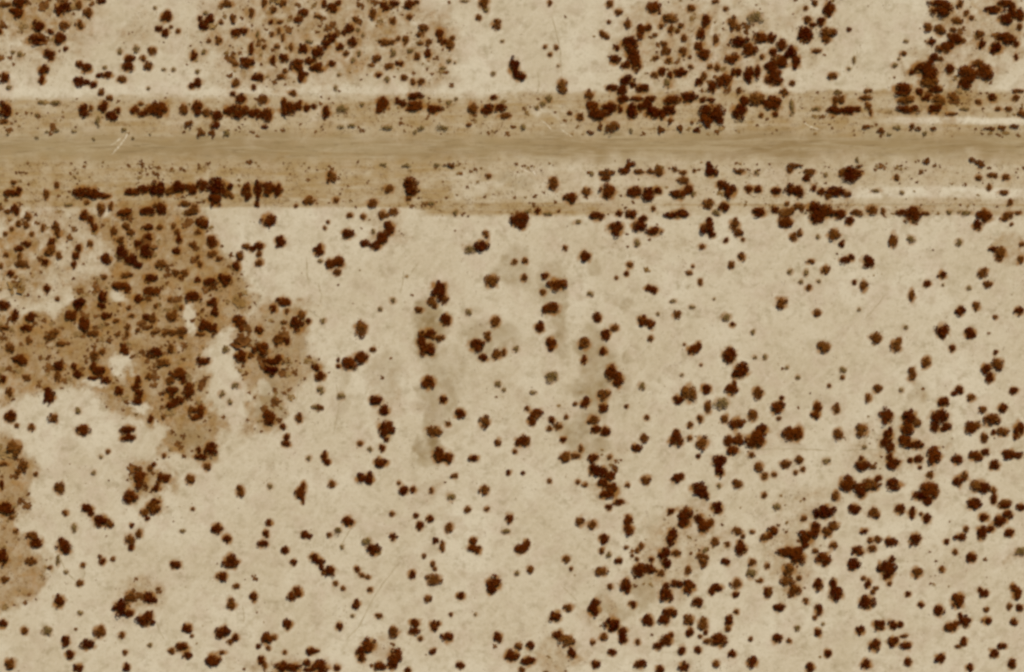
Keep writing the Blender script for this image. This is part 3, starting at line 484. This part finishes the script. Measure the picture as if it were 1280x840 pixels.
for k, pts in enumerate([[(383, 320), (384, 345), (388, 362)], [(397, 352), (402, 370), (400, 380)], [(505, 335), (503, 355), (500, 368)], [(525, 325), (515, 340), (508, 350)],
        [(383, 385), (398, 396), (406, 404)], [(420, 480), (424, 500), (422, 520), (416, 545)], [(498, 705), (480, 728), (464, 752), (448, 784), (432, 800)], [(442, 655), (430, 675), (424, 690)],
        [(70, 690), (84, 716), (100, 732)], [(104, 706), (106, 718), (98, 730)], [(375, 470), (372, 490), (370, 505)], [(700, 730), (714, 744), (722, 752)], [(1072, 60), (1070, 78), (1060, 92)],
        [(690, 20), (700, 60), (702, 95)], [(672, 90), (674, 105), (672, 118)], [(1080, 400), (1098, 380), (1108, 366)], [(420, 95), (420, 110), (421, 122)], [(195, 778), (200, 790), (206, 800)],
        [(940, 562), (990, 561), (1040, 563)], [(1052, 563), (1090, 562), (1118, 565)], [(1100, 255), (1180, 256), (1270, 259)], [(304, 780), (305, 770), (303, 756)]]):
    track('trodden_path', pts, .7, dim_mat, .0044 + k * .0002)

# ---------------------------------------------------------------- shrubs
def leaf_mat(name, a, b, c):
    m, t, bs = node_mat(name); n = N(t)
    k = n.mix(n.rng(n.noise(.35, 2), .35, .65), a, b)
    k = n.mix(n.rng(n.noise(.9, 3, .6), .52, .70), k, c)
    oi = t.nodes.new('ShaderNodeObjectInfo'); k = n.mix(n.math('MULTIPLY', oi.outputs['Random'], .6), k, c)
    bs.inputs['Specular IOR Level'].default_value = 0.0
    t.links.new(k, bs.inputs['Base Color']); return m
LEAF = {'d': leaf_mat('dark_russet_foliage', (.040, .0038, .0003), (.062, .0085, .0006), (.135, .034, .003)),
        'b': leaf_mat('brown_foliage', (.082, .019, .0016), (.120, .035, .004), (.18, .072, .013)),
        'o': leaf_mat('olive_brown_foliage', (.135, .075, .015), (.18, .11, .03), (.26, .175, .065))}
BARK, t, bs = node_mat('dry_bark'); n = N(t)
t.links.new(n.mix(n.rng(n.noise(6, 3), .35, .65), (.10, .055, .025), (.18, .11, .06)), bs.inputs['Base Color'])
def crown(lobes, tone, cx, cy, r, dens=1.0):
    """leaf faces spread through uneven domes, one per lobe; coordinates relative to (cx, cy) on the ground"""
    Q = []; mi = []; stems = []
    for x, y, a, b in lobes:
        ax, ay = max(.4, a * M_PX * 1.14), max(.4, b * M_PX * 1.14); m = math.sqrt(ax * ay)
        h = min(3.6, .35 + 1.05 * min(m, 1.4 * min(ax, ay))); s = r.uniform(.85, 1.15) * min(.5, .2 + .13 * m)
        cover = {'d': 4.6, 'b': 3.9, 'o': 2.6}[tone] * dens
        k = int(max(7, cover * math.pi * ax * ay / (s * s)))
        k = min(k, 700)
        th = r.uniform(0, 2 * math.pi, k); rr = np.sqrt(r.random(k)) ** .9; p = r.uniform(0, 6.28, 3)
        big_ = min(1.6, .8 + .25 * m); am = r.uniform((.05, .06, .05), (.24, .22, .18)); edge = 1 + big_ * (am[0] * np.sin(2 * th + p[0]) + am[1] * np.sin(3 * th + p[1]) + am[2] * np.sin(5 * th + p[2]) + .07 * np.sin(8 * th + p[0] * 2)) * .85
        lx = rr * np.cos(th) * edge * ax; ly = rr * np.sin(th) * edge * ay
        gap = (np.sin(lx * 2.6 + p[0] * 3) * np.sin(ly * 2.6 + p[2] * 3) > .72) & (r.random(k) < .65) & (m > 1.2)
        if m > .85:                               # a bigger bush is several crowded boughs
            ns = int(4 + 2.2 * m); sa = r.uniform(0, 6.28, ns); sr = np.where(np.arange(ns) == 0, .12, r.uniform(.4, .74, ns)); sa = sa * .25 + np.arange(ns) * 6.28 / max(1, ns - 1); bw = r.uniform(.34, .56, ns); bw[0] = .60; fr_ = r.random(ns) < .3; fr_[0] = False; sr = np.where(fr_, sr + .28, sr); bw = np.where(fr_, bw * .62, bw); st_ = r.uniform(.8, 1.25, 2); bh = r.uniform(.65, 1.1, ns)
            pk = r.choice(ns, k, p=bw ** 2 / (bw ** 2).sum())
            lx = (sr * np.cos(sa))[pk] * ax * st_[0] + rr * np.cos(th) * bw[pk] * ax; ly = (sr * np.sin(sa))[pk] * ay / st_[0] + rr * np.sin(th) * bw[pk] * ay
            gap = np.zeros(k, bool)
        dome = np.sqrt(np.clip(1 - (rr * .96) ** 2, 0, 1)); lz = h * (.18 + .82 * dome * (1 - .55 * r.random(k) ** 1.6)) * (bh[pk] if m > .85 else 1)
        ctr = np.stack([lx + gx(x) - cx, ly + gy(y) - cy + .1 * m, np.maximum(lz, .12)], 1)
        nrm = np.stack([lx / ax * .6, ly / ay * .6, .35 + dome], 1) + r.normal(0, .45, (k, 3)); nrm /= np.linalg.norm(nrm, axis=1)[:, None]
        u = np.cross(nrm, r.normal(0, 1, (k, 3))); u /= np.linalg.norm(u, axis=1)[:, None] + 1e-9; v = np.cross(nrm, u)
        su = (s * r.uniform(.35, .75, k))[:, None]; sv = (s * r.uniform(.35, .75, k))[:, None]
        q4 = np.stack([ctr - u * su, ctr - v * sv, ctr + u * su, ctr + v * sv], 1)[~gap]; Q.append(q4); mi += [0] * len(q4)
        stems.append((gx(x) - cx, gy(y) - cy, h, m))
    # a few bent limbs rising from the root to the lobes
    bx = sum(q_[0] for q_ in stems) / len(stems); by = sum(q_[1] for q_ in stems) / len(stems)
    for (sx, sy, h, m) in stems:
        for q_ in range(3 if m > .8 else 2):
            an = r.uniform(0, 6.28); tip = np.array([sx + math.cos(an) * m * .5, sy + math.sin(an) * m * .5, h * .75]); root = np.array([bx, by, 0.0])
            knee = (root + tip) / 2 + np.array([0, 0, h * .12]); w0 = .05
            for A_, B_, wa, wb in ((root, knee, w0, w0 * .7), (knee, tip, w0 * .7, w0 * .35)):
                for d1, d2 in (((1, 0, 0), (0, 1, 0)), ((0, 1, 0), (-1, 0, 0)), ((-1, 0, 0), (0, -1, 0)), ((0, -1, 0), (1, 0, 0))):
                    d1 = np.array(d1); d2 = np.array(d2)
                    Q.append(np.array([[A_ + d1 * wa, A_ + d2 * wa, B_ + d2 * wb, B_ + d1 * wb]])); mi.append(1)
    return np.concatenate(Q), mi
def quads_to_mesh(name, Q, mats, mi, weld=False):
    V = Q.reshape(-1, 3); F = np.arange(len(V)).reshape(-1, 4)
    if weld: V, inv = np.unique(np.round(V, 4), axis=0, return_inverse=True); F = inv.reshape(-1, 4)
    return mesh_from(name, V, F, mats, mi)

def visible(s):
    A = 0
    for x, y, a, b in s['l']:
        fx = np.clip((min(x + a, 1280) - max(x - a, 0)) / (2 * a), 0, 1); fy = np.clip((min(y + b, 840) - max(y - b, 0)) / (2 * b), 0, 1); A += a * b * fx * fy
    return A
SHRUBS.sort(key=lambda s: -visible(s))
BIG, SMALL = SHRUBS[:N_THINGS], SHRUBS[N_THINGS:]

# ---- labels: how each shrub looks, then where it stands
ROWS = [(52, 'at the top edge'), (88, 'on sand high above the road'), (119, 'just above the upper verge'), (172, 'in the upper verge row'),
        (222, 'close below the road'), (250, 'in the lower verge row'), (290, 'just under the lower verge'), (345, 'on the upper plain'), (400, 'on the upper middle plain'),
        (440, 'at mid height'), (480, 'just under mid height'), (520, 'on the lower middle plain'), (560, 'well under the middle'), (600, 'two thirds down'), (650, 'three quarters down'),
        (700, 'low on the plain'), (750, 'very low on the plain'), (795, 'near the bottom'), (900, 'at the bottom edge')]
COLS = [(107, 'at the left edge'), (213, 'far left'), (320, 'a quarter across'), (427, 'a third across'), (533, 'left of centre'), (640, 'just left of centre'), (747, 'just right of centre'),
        (853, 'right of centre'), (960, 'three quarters across'), (1067, 'well right'), (1173, 'far right'), (1400, 'at the right edge')]
ORD = ['leftmost', 'second', 'third', 'fourth', 'fifth', 'sixth', 'seventh', 'eighth']
def look(s):
    r_ = s['r'] * M_PX; size = 'huge' if r_ > 2.75 else 'large' if r_ > 1.95 else 'medium' if r_ > 1.5 else 'small'
    tone = {'d': 'near-black', 'b': 'brown', 'o': 'olive-tan'}[s['t']]
    L = s['l']
    if len(L) >= 3: shape = 'straggling'
    elif len(L) == 2: shape = 'two-lobed'
    else:
        a, b = L[0][2], L[0][3]; shape = 'wide' if a > 1.35 * b else 'upright' if b > 1.35 * a else 'round'
    return f'{size} {tone} {shape} shrub'
for s in BIG:
    s['row'] = next(nm for y, nm in ROWS if s['y'] < y); s['col'] = next(nm for x, nm in COLS if s['x'] < x); s['look'] = look(s)
cells = {}
for s in BIG: cells.setdefault((s['row'], s['col'], s['look']), []).append(s)
for (ro, co, lk), L in cells.items():
    L.sort(key=lambda s: s['x'])
    for i, s in enumerate(L):
        if len(L) == 1: s['label'] = f'{lk} {ro}, {co}'
        elif len(L) == 2: s['label'] = f'{lk} {ro}, {co}, {("left", "right")[i]} one'
        else: s['label'] = f'{lk} {ro}, {co}, {"rightmost" if i == len(L) - 1 else ORD[i]}'
for i, s in enumerate(BIG):
    cx, cy = gx(s['x']), gy(s['y'])
    Q, mi = crown(s['l'], s['t'], cx, cy, np.random.default_rng(1000 + i))
    mi = np.array(mi)
    o = link('desert_shrub', None); o.location = (cx, cy, 0)
    for nm, pick in (('foliage', 0), ('stem', 1)):
        part = link(nm, quads_to_mesh(nm, Q[mi == pick], [(LEAF[s['t']], BARK)[pick]], None, pick == 1)); part.parent = o
    o['label'] = s['label']; o['category'] = 'shrub'; o['group'] = 'shrubs scattered over the sandy plain'

# ---- the remaining small shrubs, too many to count, and the open scrub past the frame
def stuff_mesh(name, lists, mats):
    Q = []; MI = []
    for (lobes, tone, seed, dens) in lists:
        q_, mi = crown(lobes, tone, 0, 0, np.random.default_rng(seed), dens); Q.append(q_); MI += [('d', 'b', 'o').index(tone) if m == 0 else 3 for m in mi]
    return link(name, quads_to_mesh(name, np.concatenate(Q), mats, MI), 'stuff')
L = [(s['l'], s['t'], 5000 + i, 1.0) for i, s in enumerate(SMALL)]
r2 = np.random.default_rng(77)
for k in range(900):
    x, y = r2.uniform(-170, 1450), r2.uniform(-150, 990)
    if (-14 < x < 1294 and -14 < y < 854) or 160 < y < 208: continue
    a = r2.gamma(3.0, 1.15) + .8; L.append(([(x, y, a, a * r2.uniform(.7, 1.3))], ('d', 'd', 'b', 'o')[r2.integers(4)], 9000 + k, .8))
stuff_mesh('small_scrub', L, [LEAF['d'], LEAF['b'], LEAF['o'], BARK])

# ---- dry grass and seedlings: many tiny tufts, thick on the litter and the verges, thin on the sand
GR = node_mat('dry_grass'); n = N(GR[1])
GR[1].links.new(n.mix(n.rng(n.noise(.25, 3), .35, .65), (.20, .11, .03), (.28, .175, .065)), GR[2].inputs['Base Color'])
GD = node_mat('dark_dry_grass'); n = N(GD[1])
GD[1].links.new(n.mix(n.rng(n.noise(.25, 3), .35, .65), (.11, .038, .006), (.17, .07, .015)), GD[2].inputs['Base Color'])
k = 160000
tx = r2.uniform(-40, 1320, k); ty = r2.uniform(-40, 880, k); l_, b_, v_ = soil(tx, ty)
clump = vnoise(tx, ty, 9, 91, 2); clump2 = vnoise(tx, ty, 40, 95, 2)
prob = (.7 * l_ + .65 * v_) * sstep(clump, .38, .72) + .14 * sstep(clump, .5, .75) * sstep(clump2, .35, .65) * (1 - .6 * b_)
okk = (r2.random(k) < prob) & ~((ty > 168) & (ty < 203))
tx, ty, ll = tx[okk], ty[okk], (l_ + v_)[okk]; m = len(tx); per = 3
ctr = np.repeat(np.stack([gx(tx), gy(ty), np.full(m, .09)], 1), per, 0) + r2.normal(0, 1, (m * per, 3)) * (.13, .13, .03)
ctr[:, 2] = np.clip(ctr[:, 2], .04, .3)
nrm = r2.normal(0, .6, (m * per, 3)) + (0, 0, 1.0); nrm /= np.linalg.norm(nrm, axis=1)[:, None]
u = np.cross(nrm, r2.normal(0, 1, (m * per, 3))); u /= np.linalg.norm(u, axis=1)[:, None] + 1e-9; v = np.cross(nrm, u)
su = r2.uniform(.05, .17, (m * per, 1)); sv = r2.uniform(.05, .17, (m * per, 1))
Q = np.stack([ctr - u * su, ctr - v * sv, ctr + u * su, ctr + v * sv], 1)
mats_i = np.repeat((r2.random(m) < .4).astype(int), per)
# taller clumps standing between the shrubs
k = 30000
tx = r2.uniform(-40, 1320, k); ty = r2.uniform(-40, 880, k); l_, b_, v_ = soil(tx, ty); cl = vnoise(tx, ty, 16, 131, 2)
edge_ = np.exp(-((ty - 161) / 5) ** 2) + np.exp(-((ty - 208) / 6) ** 2)
okk = (r2.random(k) < (.9 * l_ + .5 * v_ + .7 * edge_) * sstep(cl, .38, .62) + .010 * sstep(vnoise(tx, ty, 60, 141, 2), .35, .65)) & ~((ty > 171) & (ty < 201))
tx, ty = tx[okk], ty[okk]; mm = len(tx); per = 14; sz = np.repeat(r2.gamma(4, .09, mm), per)[:, None]
sz *= np.repeat(np.where((l_[okk] > .45) & (r2.random(mm) < .45), r2.uniform(1.4, 2.6, mm), 1.0), per)[:, None]
c2 = np.repeat(np.stack([gx(tx), gy(ty), np.zeros(mm)], 1), per, 0) + np.clip(r2.normal(0, .5, (mm * per, 3)), -1, 1) * sz * (1.0, .85, .4); c2[:, 2] = np.abs(c2[:, 2]) + .05
nrm = r2.normal(0, .35, (mm * per, 3)) + (0, 0, 1.0); nrm /= np.linalg.norm(nrm, axis=1)[:, None]
u = np.cross(nrm, r2.normal(0, 1, (mm * per, 3))); u /= np.linalg.norm(u, axis=1)[:, None] + 1e-9; v = np.cross(nrm, u)
su = sz * r2.uniform(.3, .7, (mm * per, 1)); sv = sz * r2.uniform(.3, .7, (mm * per, 1))
Q = np.concatenate([Q, np.stack([c2 - u * su, c2 - v * sv, c2 + u * su, c2 + v * sv], 1)]); mats_i = np.concatenate([mats_i, np.repeat((r2.random(mm) < .7).astype(int) , per)])
print('clumps', mm)
link('dry_grass', quads_to_mesh('dry_grass', Q, [GR[0], GD[0]], mats_i), 'stuff')
print('shrubs', len(SHRUBS), 'grass tufts', m, 'labels', len(BIG), len({s['label'] for s in BIG}), 'longest', max(len(s['label'].split()) for s in BIG))
